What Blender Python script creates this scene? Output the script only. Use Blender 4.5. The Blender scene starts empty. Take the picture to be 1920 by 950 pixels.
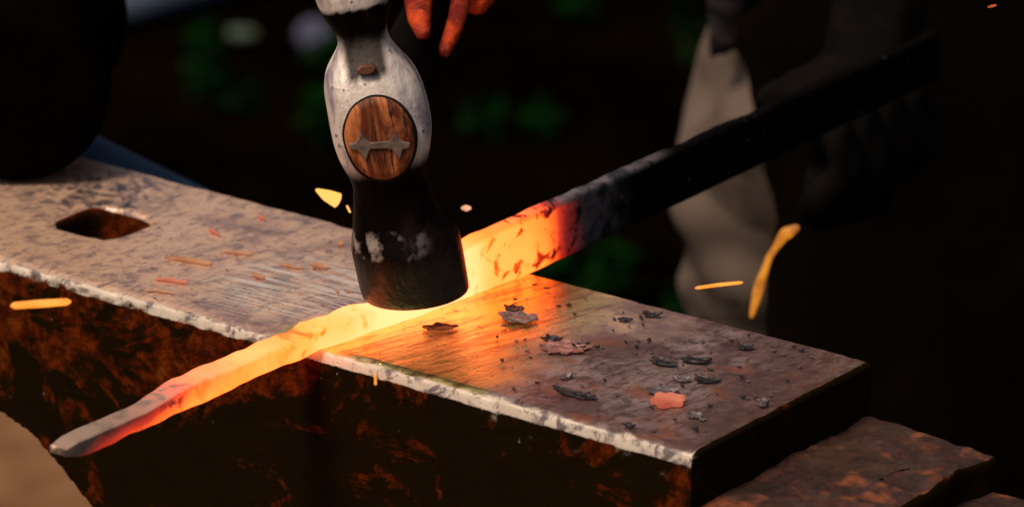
import bpy, bmesh, math, random
from mathutils import Vector, Matrix, noise
R = math.radians
sc = bpy.context.scene
COL = sc.collection
random.seed(7)

# ------------------------------------------------------------------ camera, world, sun, exposure
YAW, PIT, FPX = -0.6511, 0.3436, 9382.0
CAM = Vector((0.9805, -1.3955, 0.6877))
cd = bpy.data.cameras.new('camera'); cam = bpy.data.objects.new('camera', cd); COL.objects.link(cam)
cam.location = CAM; cam.rotation_euler = (math.pi/2-PIT, 0, -YAW)
cd.sensor_width = 36; cd.lens = FPX/1920*36; cd.clip_start = .05; cd.clip_end = 200
cd.dof.use_dof = True; cd.dof.focus_distance = 1.93; cd.dof.aperture_fstop = 176/16.0
sc.camera = cam
W = bpy.data.worlds.new('World'); sc.world = W; W.use_nodes = True
nt = W.node_tree; bg = nt.nodes['Background']
sky = nt.nodes.new('ShaderNodeTexSky'); sky.sky_type = 'NISHITA'; sky.sun_disc = False
SUN_EL, SUN_AZ = R(58), R(-172)          # azimuth measured from +Y towards +X
sky.sun_elevation = SUN_EL; sky.sun_rotation = SUN_AZ
sky.dust_density = 6.0; sky.ozone_density = .3
nt.links.new(sky.outputs[0], bg.inputs[0]); bg.inputs[1].default_value = 0.05
sd = Vector((math.sin(SUN_AZ)*math.cos(SUN_EL), math.cos(SUN_AZ)*math.cos(SUN_EL), math.sin(SUN_EL)))
sl = bpy.data.lights.new('sun', 'SUN'); sun = bpy.data.objects.new('sun', sl); COL.objects.link(sun)
sl.energy = 2.0; sl.angle = R(16); sl.color = (1, .86, .7)
sun.rotation_euler = sd.to_track_quat('Z', 'Y').to_euler()
sc.view_settings.view_transform = 'Standard'; sc.view_settings.look = 'None'
sc.view_settings.exposure = 0.55; sc.view_settings.gamma = 1
sc.render.engine = 'CYCLES'
sc.render.resolution_x = 1024; sc.render.resolution_y = 506

FH = Vector((math.sin(YAW), math.cos(YAW), 0)); RT = Vector((math.cos(YAW), -math.sin(YAW), 0))
FW = FH*math.cos(PIT)+Vector((0, 0, -math.sin(PIT))); UP = FH*math.sin(PIT)+Vector((0, 0, math.cos(PIT)))
def ray(x, y): return (FW*FPX+RT*(x-960)+UP*(475-y)).normalized()
def atz(x, y, z):
    d = ray(x, y); return CAM+d*((z-CAM.z)/d.z)
def atp(x, y, p, n):
    d = ray(x, y); return CAM+d*((Vector(p)-CAM).dot(Vector(n))/d.dot(Vector(n)))
def atd(x, y, D):
    d = ray(x, y); return CAM+d*(D/d.dot(FW))

# ------------------------------------------------------------------ helpers
def link(name, me, parent=None, loc=None):
    o = bpy.data.objects.new(name, me); COL.objects.link(o)
    if parent: o.parent = parent
    if loc is not None: o.location = loc
    return o
def tag(o, label=None, cat=None, group=None, kind=None):
    if label: o['label'] = label
    if cat: o['category'] = cat
    if group: o['group'] = group
    if kind: o['kind'] = kind
    return o
def empty(name, loc=(0, 0, 0)):
    o = bpy.data.objects.new(name, None); COL.objects.link(o); o.location = loc; return o
def mesh(name, vs, fs, mat, parent=None, smooth=True):
    me = bpy.data.meshes.new(name); me.from_pydata([tuple(v) for v in vs], [], fs); me.update()
    bm = bmesh.new(); bm.from_mesh(me); bmesh.ops.recalc_face_normals(bm, faces=bm.faces); bm.to_mesh(me); bm.free()
    if smooth:
        for p in me.polygons: p.use_smooth = True
    me.materials.append(mat)
    o = link(name, me)
    if parent:
        o.parent = parent; o.location = -parent.location
    return o
def recenter(o):
    "move a mesh object's origin to its bounding-box base"
    me = o.data; xs = [v.co for v in me.vertices]
    c = Vector(((min(v.x for v in xs)+max(v.x for v in xs))/2, (min(v.y for v in xs)+max(v.y for v in xs))/2, min(v.z for v in xs)))
    for v in me.vertices: v.co -= c
    o.location = Vector(o.location)+c; return o
def bake(o, name, mat, parent=None):
    "replace an object carrying modifiers by its evaluated mesh"
    dg = bpy.context.evaluated_depsgraph_get(); dg.update()
    me = bpy.data.meshes.new_from_object(o.evaluated_get(dg)); me.name = name
    me.materials.clear(); me.materials.append(mat)
    bpy.data.objects.remove(o, do_unlink=True)
    for p in me.polygons: p.use_smooth = True
    n = link(name, me)
    if parent: n.parent = parent; n.location = -parent.location
    return n
def remesh(o, vox):
    m = o.modifiers.new('r', 'REMESH'); m.mode = 'VOXEL'; m.voxel_size = vox; m.use_smooth_shade = True
def fb(p, s, oct=4): return noise.fractal(Vector(p)*s, 1.0, 2.0, oct)

class M:
    "small node-material writer"
    def __init__(s, name):
        s.m = bpy.data.materials.new(name); s.m.use_nodes = True; s.t = s.m.node_tree
        s.b = s.t.nodes['Principled BSDF']; s.out = s.t.nodes['Material Output']
        s.tc = s.t.nodes.new('ShaderNodeTexCoord'); s.g = s.t.nodes.new('ShaderNodeNewGeometry')
        s.P = s.tc.outputs['Object']
    def n(s, ty, **k):
        x = s.t.nodes.new(ty)
        for a, v in k.items(): setattr(x, a, v)
        return x
    def set(s, sock, v):
        if isinstance(v, bpy.types.NodeSocket): s.t.links.new(v, sock)
        elif isinstance(v, tuple) and len(v) == 3 and sock.type == 'RGBA': sock.default_value = (*v, 1)
        else: sock.default_value = v
    def map(s, sc_=(1, 1, 1), rot=(0, 0, 0), v=None):
        a = s.n('ShaderNodeMapping'); s.set(a.inputs[0], v or s.P); a.inputs['Rotation'].default_value = rot
        x = s.n('ShaderNodeMapping'); s.set(x.inputs[0], a.outputs[0]); x.inputs['Scale'].default_value = sc_
        return x.outputs[0]
    def noise(s, scale, v=None, det=5, rough=.6, dist=0):
        x = s.n('ShaderNodeTexNoise'); s.set(x.inputs['Vector'], v or s.P); x.inputs['Scale'].default_value = scale
        x.inputs['Detail'].default_value = det; x.inputs['Roughness'].default_value = rough; x.inputs['Distortion'].default_value = dist
        return x.outputs['Fac']
    def voro(s, scale, v=None, feat='F1'):
        x = s.n('ShaderNodeTexVoronoi', feature=feat); s.set(x.inputs['Vector'], v or s.P); x.inputs['Scale'].default_value = scale
        return x.outputs['Distance']
    def step(s, v, a, b, to=(0, 1)):
        x = s.n('ShaderNodeMapRange', interpolation_type='SMOOTHSTEP'); s.set(x.inputs[0], v)
        x.inputs[1].default_value = a; x.inputs[2].default_value = b; x.inputs[3].default_value = to[0]; x.inputs[4].default_value = to[1]
        return x.outputs[0]
    def math(s, op, a, b=0.0, c=0.0, clamp=False):
        x = s.n('ShaderNodeMath', operation=op); x.use_clamp = clamp
        for i, v in enumerate((a, b, c)): s.set(x.inputs[i], v)
        return x.outputs[0]
    def mix(s, f, a, b, mode='MIX'):
        x = s.n('ShaderNodeMix', data_type='RGBA', blend_type=mode)
        s.set(x.inputs[0], f); s.set(x.inputs[6], a); s.set(x.inputs[7], b); return x.outputs[2]
    def mixf(s, f, a, b):
        x = s.n('ShaderNodeMix', data_type='FLOAT'); s.set(x.inputs[0], f); s.set(x.inputs[2], a); s.set(x.inputs[3], b); return x.outputs[0]
    def xyz(s, v=None):
        x = s.n('ShaderNodeSeparateXYZ'); s.set(x.inputs[0], v or s.P); return x.outputs
    def nrm(s):
        return s.xyz(s.g.outputs['Normal'])
    def attr(s, name):
        x = s.n('ShaderNodeAttribute'); x.attribute_name = name; return x.outputs['Fac']
    def bump(s, h, strength=.3, dist=.001):
        x = s.n('ShaderNodeBump'); s.set(x.inputs['Height'], h); x.inputs['Strength'].default_value = strength; x.inputs['Distance'].default_value = dist
        s.t.links.new(x.outputs[0], s.b.inputs['Normal']); return x
    def ramp(s, v, stops):
        x = s.n('ShaderNodeValToRGB'); s.set(x.inputs[0], v); e = x.color_ramp.elements
        while len(e) < len(stops): e.new(.5)
        for q, (p, c) in zip(e, stops): q.position = p; q.color = (*c, 1)
        return x.outputs[0]
    def P_(s, **k):
        nm = dict(color='Base Color', rough='Roughness', metal='Metallic', spec='Specular IOR Level', emc='Emission Color', ems='Emission Strength')
        for a, v in k.items(): s.set(s.b.inputs[nm[a]], v)
        return s
def simple(name, c, rough=.7, metal=0, spec=.3, var=.3, scale=40, bump=.2):
    m = M(name); f = m.noise(scale)
    dark = tuple(x*(1-var) for x in c); lite = tuple(min(1, x*(1+var)) for x in c)
    m.P_(color=m.mix(m.step(f, .3, .7), dark, lite), rough=rough, metal=metal, spec=spec); m.bump(f, bump, .002)
    return m.m

# ------------------------------------------------------------------ materials
def anvil_material():
    m = M('worn_anvil_steel'); X, Y, Z = m.xyz()
    nx, ny, nz = m.nrm()
    n1 = m.noise(26, m.map((1, 1, 1), (0, 0, R(20))), 8, .70, .6); n2 = m.noise(260, m.map((1, .45, 1), (0, 0, R(10))), 6, .72, .6); n3 = m.noise(14, None, 3)
    streak = m.noise(34, m.map((7, .9, 1), (0, 0, R(12))), 7, .72, .5)        # cross-face grinding marks
    tan_, mauve, dk = (.80, .49, .32), (.34, .20, .165), (.17, .11, .12)
    hd = m.n('ShaderNodeVectorMath', operation='DISTANCE'); m.set(hd.inputs[0], m.P); hd.inputs[1].default_value = (-.367, .088, 0)
    leftw = m.step(X, -.16, -.34, (0, .16))
    c = m.mix(m.step(m.math('ADD', n1, leftw), .40, .66), mauve, tan_)
    c = m.mix(m.math('MULTIPLY', m.step(streak, .52, .70), .38), c, dk); c = m.mix(m.math('MULTIPLY', m.step(m.noise(70, m.map((1, .7, 1), (0, 0, R(40))), 8, .78, 1.2), .50, .62), .55), c, (.22, .14, .14))
    c = m.mix(m.math('MULTIPLY', m.step(n2, .50, .62), .75), c, (.17, .115, .13))
    # burnished patch with the bar's reflected amber glow painted into its colour
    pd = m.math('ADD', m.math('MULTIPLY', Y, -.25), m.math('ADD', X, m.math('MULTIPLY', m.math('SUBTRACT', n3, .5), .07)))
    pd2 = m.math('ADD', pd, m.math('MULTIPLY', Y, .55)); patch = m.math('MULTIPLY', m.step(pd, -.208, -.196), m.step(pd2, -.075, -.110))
    glow_amber = m.mix(m.step(streak, .46, .64), (1.0, .80, .26), (.55, .26, .06)); glow_amber = m.mix(m.math('MULTIPLY', m.step(n2, .58, .70), .7), glow_amber, (.30, .12, .06))
    c = m.mix(m.math('MULTIPLY', patch, .85), c, glow_amber)
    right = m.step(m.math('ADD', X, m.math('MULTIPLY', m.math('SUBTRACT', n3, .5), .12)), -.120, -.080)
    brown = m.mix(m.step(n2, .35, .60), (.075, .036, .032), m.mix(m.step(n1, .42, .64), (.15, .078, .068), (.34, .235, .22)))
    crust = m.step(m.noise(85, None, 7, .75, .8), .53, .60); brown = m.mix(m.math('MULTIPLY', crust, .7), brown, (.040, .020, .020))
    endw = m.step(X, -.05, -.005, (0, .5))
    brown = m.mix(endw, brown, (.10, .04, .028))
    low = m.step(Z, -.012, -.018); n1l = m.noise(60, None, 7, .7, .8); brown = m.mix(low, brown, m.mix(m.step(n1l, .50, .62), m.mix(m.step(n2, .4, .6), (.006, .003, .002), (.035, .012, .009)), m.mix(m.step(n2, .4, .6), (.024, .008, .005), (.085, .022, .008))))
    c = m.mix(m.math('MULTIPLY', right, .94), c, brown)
    rustr = m.math('MULTIPLY', m.step(m.noise(45, None, 5), .54, .66), m.math('MULTIPLY', right, .6))
    c = m.mix(rustr, c, (.32, .09, .03))
    sp = m.step(m.noise(300, m.map((.6, 1.5, 1), (0, 0, R(25))), 3, .6), .645, .70)
    c = m.mix(m.math('MULTIPLY', sp, .88), c, (.03, .022, .032))
    soot = m.math('MULTIPLY', m.step(m.math('ADD', hd.outputs['Value'], m.math('MULTIPLY', n1, .03)), .062, .030), m.step(m.noise(120, m.map((1, 1.3, 1)), 8, .75, .9), .47, .55))
    c = m.mix(m.math('MULTIPLY', soot, .93), c, (.03, .036, .055))
    sm = m.n('ShaderNodeVectorMath', operation='DISTANCE'); m.set(sm.inputs[0], m.P); sm.inputs[1].default_value = (-.228, .050, 0)
    scr = m.step(m.noise(10, m.map((2.2, 60, 1), (0, 0, R(-4))), 4, .6), .50, .56)
    scr2 = m.step(m.noise(10, m.map((2.0, 75, 1), (0, 0, R(9))), 4, .6), .57, .62)
    scm = m.math('MULTIPLY', m.math('MAXIMUM', scr, scr2), m.step(m.math('ADD', sm.outputs['Value'], m.math('MULTIPLY', n1, .03)), .062, .035)); c = m.mix(m.math('MULTIPLY', scm, .60), c, (1.0, .90, .76))
    edge = m.math('MULTIPLY', m.math('MULTIPLY', m.step(nz, .95, .85), m.step(nz, .02, .10)), m.step(Y, .014, .009))
    c = m.mix(edge, c, m.mix(m.step(m.noise(65, None, 6, .72, .6), .50, .60), (.54, .43, .33), (.13, .095, .09)))
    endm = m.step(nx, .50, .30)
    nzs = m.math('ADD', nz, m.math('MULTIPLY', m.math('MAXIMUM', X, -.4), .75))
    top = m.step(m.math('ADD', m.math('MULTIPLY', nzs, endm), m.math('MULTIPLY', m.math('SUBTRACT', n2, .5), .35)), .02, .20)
    # sides: nearly black oxide with broad dull red rust, orange cores and pale specks painted as glints of bare metal
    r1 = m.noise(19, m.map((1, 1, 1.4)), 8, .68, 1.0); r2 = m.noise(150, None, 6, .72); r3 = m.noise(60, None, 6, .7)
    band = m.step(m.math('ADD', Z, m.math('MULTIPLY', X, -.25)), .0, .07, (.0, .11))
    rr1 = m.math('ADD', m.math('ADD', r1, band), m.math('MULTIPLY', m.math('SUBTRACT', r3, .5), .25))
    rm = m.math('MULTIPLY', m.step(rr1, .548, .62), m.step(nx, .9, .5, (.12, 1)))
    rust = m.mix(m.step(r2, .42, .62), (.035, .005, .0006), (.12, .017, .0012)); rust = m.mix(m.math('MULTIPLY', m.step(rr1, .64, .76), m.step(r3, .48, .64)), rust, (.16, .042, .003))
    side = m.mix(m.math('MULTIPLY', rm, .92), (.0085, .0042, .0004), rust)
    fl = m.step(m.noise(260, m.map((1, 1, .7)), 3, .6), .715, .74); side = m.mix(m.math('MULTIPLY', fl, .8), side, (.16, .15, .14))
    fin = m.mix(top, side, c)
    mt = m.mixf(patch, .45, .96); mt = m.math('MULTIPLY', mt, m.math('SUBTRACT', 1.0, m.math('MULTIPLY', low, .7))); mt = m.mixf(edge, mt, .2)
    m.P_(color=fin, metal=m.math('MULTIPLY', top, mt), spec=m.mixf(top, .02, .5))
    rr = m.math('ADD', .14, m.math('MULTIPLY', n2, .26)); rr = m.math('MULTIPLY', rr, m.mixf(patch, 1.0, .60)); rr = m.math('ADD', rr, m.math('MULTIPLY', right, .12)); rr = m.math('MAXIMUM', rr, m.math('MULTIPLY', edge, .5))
    rr = m.math('ADD', rr, m.math('MULTIPLY', sp, .2))
    m.P_(rough=m.mixf(top, .85, rr))
    h = m.math('ADD', m.math('MULTIPLY', streak, .8), m.math('MULTIPLY', n2, .7)); h = m.math('SUBTRACT', h, m.math('MULTIPLY', sp, .9))
    m.bump(m.mixf(top, m.math('MULTIPLY', m.math('ADD', r3, r2), 1.6), h), .5, .0007)
    return m.m
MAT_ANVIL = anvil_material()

def hot_material(name, lo=0.0, gain=1.0):
    "steel whose own heat (vertex attribute bar_temp) makes it glow"
    m = M(name); h = m.attr('bar_temp')
    n1 = m.noise(95, m.map((1, 1, 1)), 5, .62, .6); n2 = m.noise(330, None, 3, .6); n3 = m.noise(40, None, 3, .5)
    scale = m.math('MULTIPLY', m.step(n1, .535, .63), .6)      # cooler lifted scale
    sp = m.math('MULTIPLY', m.step(n2, .66, .72), .30)
    att = m.attr('bar_clean')
    dd = m.math('MULTIPLY', m.math('ADD', scale, sp), m.math('SUBTRACT', 1.0, att))
    hh = m.math('SUBTRACT', h, m.math('MULTIPLY', dd, .62)); hh = m.math('ADD', hh, m.math('MULTIPLY', m.math('SUBTRACT', n3, .5), .22))
    hh = m.math('MULTIPLY', hh, m.step(h, 0, .08))
    col = m.ramp(hh, [(0, (0, 0, 0)), (.08, (.014, 0, 0)), (.22, (.16, .004, .001)), (.36, (.60, .022, .004)), (.50, (1.5, .17, .014)),
                      (.66, (2.8, .38, .040)), (.82, (3.2, .57, .11)), (1, (3.4, .88, .34))])
    base = m.mix(m.step(n1, .4, .62), (.20, .16, .165), (.035, .03, .035))
    base = m.mix(m.math('MULTIPLY', m.attr('bar_tip'), m.step(n1, .95, .5)), m.mix(m.step(h, .5, .8), base, (.02, .015, .012)), (.44, .285, .20)); blk = m.attr('bar_cold'); base = m.mix(m.math('MULTIPLY', blk, m.step(n2, .74, .68)), base, (.003, .0022, .002))  # bar_tip: pale base puts light from above into the overhang's colour
    m.P_(color=base, metal=m.mixf(blk, .45, .0), spec=m.mixf(blk, .4, .01), rough=m.math('ADD', .33, m.math('MULTIPLY', n1, .3)), emc=col, ems=gain)
    m.bump(m.math('ADD', n1, m.math('MULTIPLY', n2, .5)), .35, .0008)
    return m.m
MAT_BAR = hot_material('glowing_steel', gain=.72)
def glow(name, c, s=1.0, c2=None):
    m = M(name); f = m.noise(60, None, 3)
    m.P_(color=(.05, .02, .01), emc=m.mix(m.step(f, .35, .65), c, c2 or tuple(x*.6 for x in c)), ems=s, rough=.6); return m.m

def hammer_material():
    m = M('forged_hammer_steel'); X, Y, Z = m.xyz()   # object space: z up the head, -y towards the eye end seen
    n1 = m.noise(60, m.map((1, 1, .5)), 6, .65, .6); n2 = m.noise(240, None, 3)
    # bright ground cheeks at the eye, black scale elsewhere, highlights painted on the top end and a scuffed ring above the face
    z0 = m.math('ADD', Z, m.math('MULTIPLY', m.math('SUBTRACT', n1, .5), .012))
    ch = m.math('MULTIPLY', m.step(z0, .0545, .064), m.step(z0, .113, .1045))
    topb = m.step(z0, .1215, .124)
    a = m.math('ABSOLUTE', X)
    ch = m.math('MULTIPLY', ch, m.math('SUBTRACT', 1, m.math('MULTIPLY', m.math('MULTIPLY', m.step(a, .010, .006), m.step(z0, .092, .097)), .93)))
    ringx = m.math('MULTIPLY', m.step(X, .013, .002), m.step(m.noise(120, m.map((1, 1, .8)), 3), .47, .62))
    ring = m.math('MULTIPLY', m.math('MULTIPLY', m.step(z0, .0215, .0235), m.step(z0, .0325, .029)), ringx)
    br = m.math('MAXIMUM', m.math('MAXIMUM', ch, topb), m.math('MULTIPLY', ring, .26))
    bright = m.mix(m.step(n1, .46, .66), (.92, .76, .64), (.36, .28, .30))
    bright = m.mix(m.step(n2, .62, .74), bright, (.12, .10, .12))
    m.P_(color=m.mix(br, m.mix(m.step(n1, .5, .66), (.0028, .0016, .0009), (.010, .0045, .0028)), bright), metal=m.mixf(br, .0, .4), rough=m.mixf(br, .42, .5), spec=m.mixf(br, m.step(Z, .026, .014, (.03, .35)), .5))
    m.bump(m.math('ADD', m.math('MULTIPLY', n1, 1.0), m.math('MULTIPLY', n2, .5)), .5, .002); return m.m

# ------------------------------------------------------------------ ground
def ground():
    m = M('dark_forge_floor'); n1 = m.noise(3.2, None, 6, .6); n2 = m.noise(30, None, 6, .7)
    c = m.mix(m.step(n1, .45, .7), (.0009, .0004, .0001), (.0034, .0016, .0002))
    m.P_(color=m.mix(m.step(n2, .55, .7), c, (.004, .0022, .0006)), rough=1, spec=0.0); m.bump(n2, .4, .02)
    n = 60; vs = []; fs = []
    for j in range(n+1):
        for i in range(n+1):
            x = (i/n-.5)*2; y = (j/n-.5)*2; x = math.copysign(abs(x)**2.5, x)*60; y = math.copysign(abs(y)**2.5, y)*60
            d = math.hypot(x, y); vs.append((x, y, -.66+.012*noise.noise(Vector((x*2, y*2, 0)))*min(1, d)))
    for j in range(n):
        for i in range(n): a = j*(n+1)+i; fs.append((a, a+1, a+n+2, a+n+1))
    tag(mesh('ground', vs, fs, m.m), kind='structure')
ground()

def sand():
    "pale bare patch of ground seen under the anvil's heel"
    m = M('pale_trodden_sand'); n1 = m.noise(9, None, 4)
    m.P_(color=m.mix(m.step(n1, .35, .65), (.13, .055, .020), (.24, .125, .062)), rough=.95, spec=.1); m.bump(m.noise(120), .4, .01)
    c = atz(40, 900, -.655); vs = [c+Vector((0, 0, .004))]; K = 40
    for k in range(K):
        a = k/K*6.2832; r = .30*(1+.25*noise.noise(Vector((math.cos(a), math.sin(a), 3))))
        vs.append(c+Vector((math.cos(a)*r, math.sin(a)*r, 0))+Vector((-.10, .05, 0)))
    tag(mesh('path', vs, [(0, 1+k, 1+(k+1) % K) for k in range(K)], m.m), kind='structure')
sand()

# ------------------------------------------------------------------ anvil
AW = .12; ZT = -.023                        # face width, table step height
def prism(pts, y0, y1):
    n = len(pts); vs = [(x, y0, z) for x, z in pts]+[(x, y1, z) for x, z in pts]
    fs = [tuple(range(n)), tuple(range(2*n-1, n-1, -1))]+[(i, (i+1) % n, n+(i+1) % n, n+i) for i in range(n)]
    return vs, fs
anvil = empty('anvil', (-.15, .06, -.30))
tag(anvil, 'big steel anvil with worn bright face, square hole and dark rusty sides', 'anvil')
def chip(o, zt, amp=.0008):
    for v in o.data.vertices:
        p = v.co
        if p.z > zt-.012:                   # only near the arris, so the face stays flat
            e = min(abs(p.y), abs(p.y-AW), abs(p.x), abs(p.z-zt)+abs(min(abs(p.y), abs(p.y-AW), abs(p.x))))
            k = max(0, 1-min(abs(p.y), abs(p.y-AW), abs(p.x))/.008)*max(0, 1-abs(p.z-zt)/.012)
            n = (noise.noise(p*140)*.6+noise.noise(p*420)*.4)*(1 if p.y < AW/2 or p.x > -.01 else .4)
            d = k*amp*(n*1.6-.25)
            c = max(0, noise.noise(p*48+Vector((5, 0, 0)))-.30)*k*(.0030 if p.y < AW/2 else .0015)
            v.co += Vector((0, 1 if p.y < AW/2 else -1, -1))*(c-d*.5)
        else:
            v.co.y += (1 if p.y < AW/2 else -1)*.0006*noise.noise(p*60)
def build_body():
    u0 = atp(0, 772, (0, 0, 0), (0, 1, 0)); u1 = atp(60, 815, (0, 0, 0), (0, 1, 0)); u2 = atp(172, 950, (0, 0, 0), (0, 1, 0))
    dx = (u2.x-u1.x); dz = (u2.z-u1.z)
    pts = [(-.48, 0), (0, 0), (0, -.12), (-.03, -.16), (-.045, -.20), (-.03, -.245), (.01, -.27), (.01, -.30), (-.36, -.30), (-.36, -.27), (-.315, -.245), (u2.x+dx*.6, u2.z+dz*.9),
           (u2.x, u2.z), (u1.x+dx*.5, u1.z+dz*.46), (u1.x, u1.z), (u0.x, u0.z), (u0.x-.06, u0.z+.012), (-.48, -.045)]
    vs, fs = prism(pts, 0, AW)
    o = mesh('tmp', vs, fs, MAT_ANVIL, smooth=False)
    bm = bmesh.new(); bm.from_mesh(o.data)
    es = [e for e in bm.edges if all(abs(v.co.z) < 1e-5 for v in e.verts)]
    front = [e for e in es if all(abs(v.co.y) < 1e-5 for v in e.verts)]
    rest = [e for e in es if e not in front]
    bmesh.ops.bevel(bm, geom=front, offset=.0048, segments=2, affect='EDGES', profile=.5)
    es = [e for e in bm.edges if all(abs(v.co.z) < 1e-5 for v in e.verts) and (all(abs(v.co.y-AW) < 1e-5 for v in e.verts) or all(abs(v.co.x) < 1e-5 for v in e.verts))]
    bmesh.ops.bevel(bm, geom=es, offset=.0016, segments=2, affect='EDGES', profile=.5)
    bm.to_mesh(o.data); bm.free()
    # hardy hole (square, worn corners) and a small round pritchel hole further along the heel
    c = bpy.data.meshes.new('cut'); bm = bmesh.new()
    hx, hy, hs = -.358, .045, .0322
    K = 40; ring = []
    for k in range(K):
        a = k/K*6.2832; ca, sa = math.cos(a), math.sin(a); e = .5
        q = Vector((math.copysign(abs(ca)**e, ca), math.copysign(abs(sa)**e, sa), 0))*hs/2
        ring.append(Vector((hx+hs/2, hy+hs/2, 0))+q*(1+.05*noise.noise(Vector((ca*2, sa*2, 0)))))
    lv = [(0.01, 1.14), (0, 1.10), (-.002, 1.0), (-.06, .97), (-.12, .97)]
    vv = [[bm.verts.new(((p.x-hx-hs/2)*s+hx+hs/2, (p.y-hy-hs/2)*s+hy+hs/2, z)) for p in ring] for z, s in lv]
    for a, b in zip(vv, vv[1:]):
        for k in range(K): bm.faces.new((a[k], a[(k+1) % K], b[(k+1) % K], b[k]))
    bm.faces.new(vv[0]); bm.faces.new(vv[-1][::-1]); bmesh.ops.recalc_face_normals(bm, faces=bm.faces)
    bm.to_mesh(c); bm.free(); co = link('cut', c)
    b = o.modifiers.new('b', 'BOOLEAN'); b.operation = 'DIFFERENCE'; b.object = co; b.solver = 'EXACT'
    remesh(o, .0013)
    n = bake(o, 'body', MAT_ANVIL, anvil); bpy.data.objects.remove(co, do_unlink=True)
    chip(n, 0)
build_body()
def build_table():
    vs, fs = prism([(-.004, ZT), (.0585, ZT), (.058, -.11), (-.004, -.12)], 0, AW)
    o = mesh('tmp', vs, fs, MAT_ANVIL, smooth=False)
    bm = bmesh.new(); bm.from_mesh(o.data)
    es = [e for e in bm.edges if all(abs(v.co.z-ZT) < 1e-5 for v in e.verts)]
    bmesh.ops.bevel(bm, geom=es, offset=.003, segments=2, affect='EDGES', profile=.5); bm.to_mesh(o.data); bm.free()
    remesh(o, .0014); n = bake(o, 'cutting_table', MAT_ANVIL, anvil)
    for v in n.data.vertices:
        p = v.co; k = 1 if p.z > ZT-.01 else .3
        v.co.z += k*.0024*(noise.noise(p*28)+.6*noise.noise(p*85)+.3*noise.noise(p*240))
        if p.x > .04: v.co.x += .003*noise.noise(p*50)-max(0, noise.noise(p*30+Vector((3, 1, 0)))-.2)*.014*k
        if p.y > AW-.02: v.co.y += .002*noise.noise(p*60)
    vs, fs = prism([(.050, -.0375), (.165, -.0375), (.165, -.11), (.050, -.12)], .001, AW-.001)
    o = mesh('tmp', vs, fs, MAT_ANVIL, smooth=False)
    bm = bmesh.new(); bm.from_mesh(o.data)
    bmesh.ops.bevel(bm, geom=[e for e in bm.edges if all(abs(v.co.z+.0375) < 1e-5 for v in e.verts)], offset=.004, segments=2, affect='EDGES', profile=.5); bm.to_mesh(o.data); bm.free()
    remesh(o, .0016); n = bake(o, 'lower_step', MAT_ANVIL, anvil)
    for v in n.data.vertices:
        p = v.co; v.co.z += .0022*(noise.noise(p*30)+.6*noise.noise(p*85)); v.co.y += .0015*noise.noise(p*50)
    # horn: half-round taper leaving the table
    vs = []; fs = []; NS, NR = 60, 64
    for i in range(NS+1):
        t = i/NS; x = .160+.24*t; r = .055*(1-t)**.62*(1-.03*t)+.003; zc = -.096+.020*t
        for k in range(NR):
            a = k/NR*6.2832; p = Vector((x, AW/2+r*math.cos(a), zc+r*math.sin(a)*(.9 if math.sin(a) > 0 else 1.15)))
            p += (p-Vector((x, AW/2, zc))).normalized()*.0012*(noise.noise(p*40)+noise.noise(p*140)*.5); vs.append(p)
    for i in range(NS):
        for k in range(NR): a = i*NR; fs.append((a+k, a+(k+1) % NR, a+NR+(k+1) % NR, a+NR+k))
    fs.append(tuple(range(NR))[::-1]); fs.append(tuple(range(NS*NR, NS*NR+NR)))
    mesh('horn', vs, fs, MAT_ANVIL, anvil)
build_table()
# stump that carries the anvil
def stump():
    mt = simple('dark_oak', (.020, .011, .005), .95, 0, .03, .4, 60, .4)
    vs = []; K = 96
    for z in (-.655, -.5, -.32, -.302):
        for k in range(K):
            a = k/K*6.2832; r = (.20+.004*math.sin(a*3)+.003*noise.noise(Vector((math.cos(a)*9, math.sin(a)*9, z))))*(.985 if z > -.31 else 1)
            vs.append((-.16+r*math.cos(a), .07+r*.62*math.sin(a), z))
    fs = []
    for i in range(3):
        for k in range(K): fs.append((i*K+k, i*K+(k+1) % K, (i+1)*K+(k+1) % K, (i+1)*K+k))
    fs.append(tuple(range(3*K, 4*K))); fs.append(tuple(range(K))[::-1])
    o = recenter(mesh('tree_stump', vs, fs, mt)); tag(o, 'dark wooden stump block standing underneath the anvil', 'stump')
stump()

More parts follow.
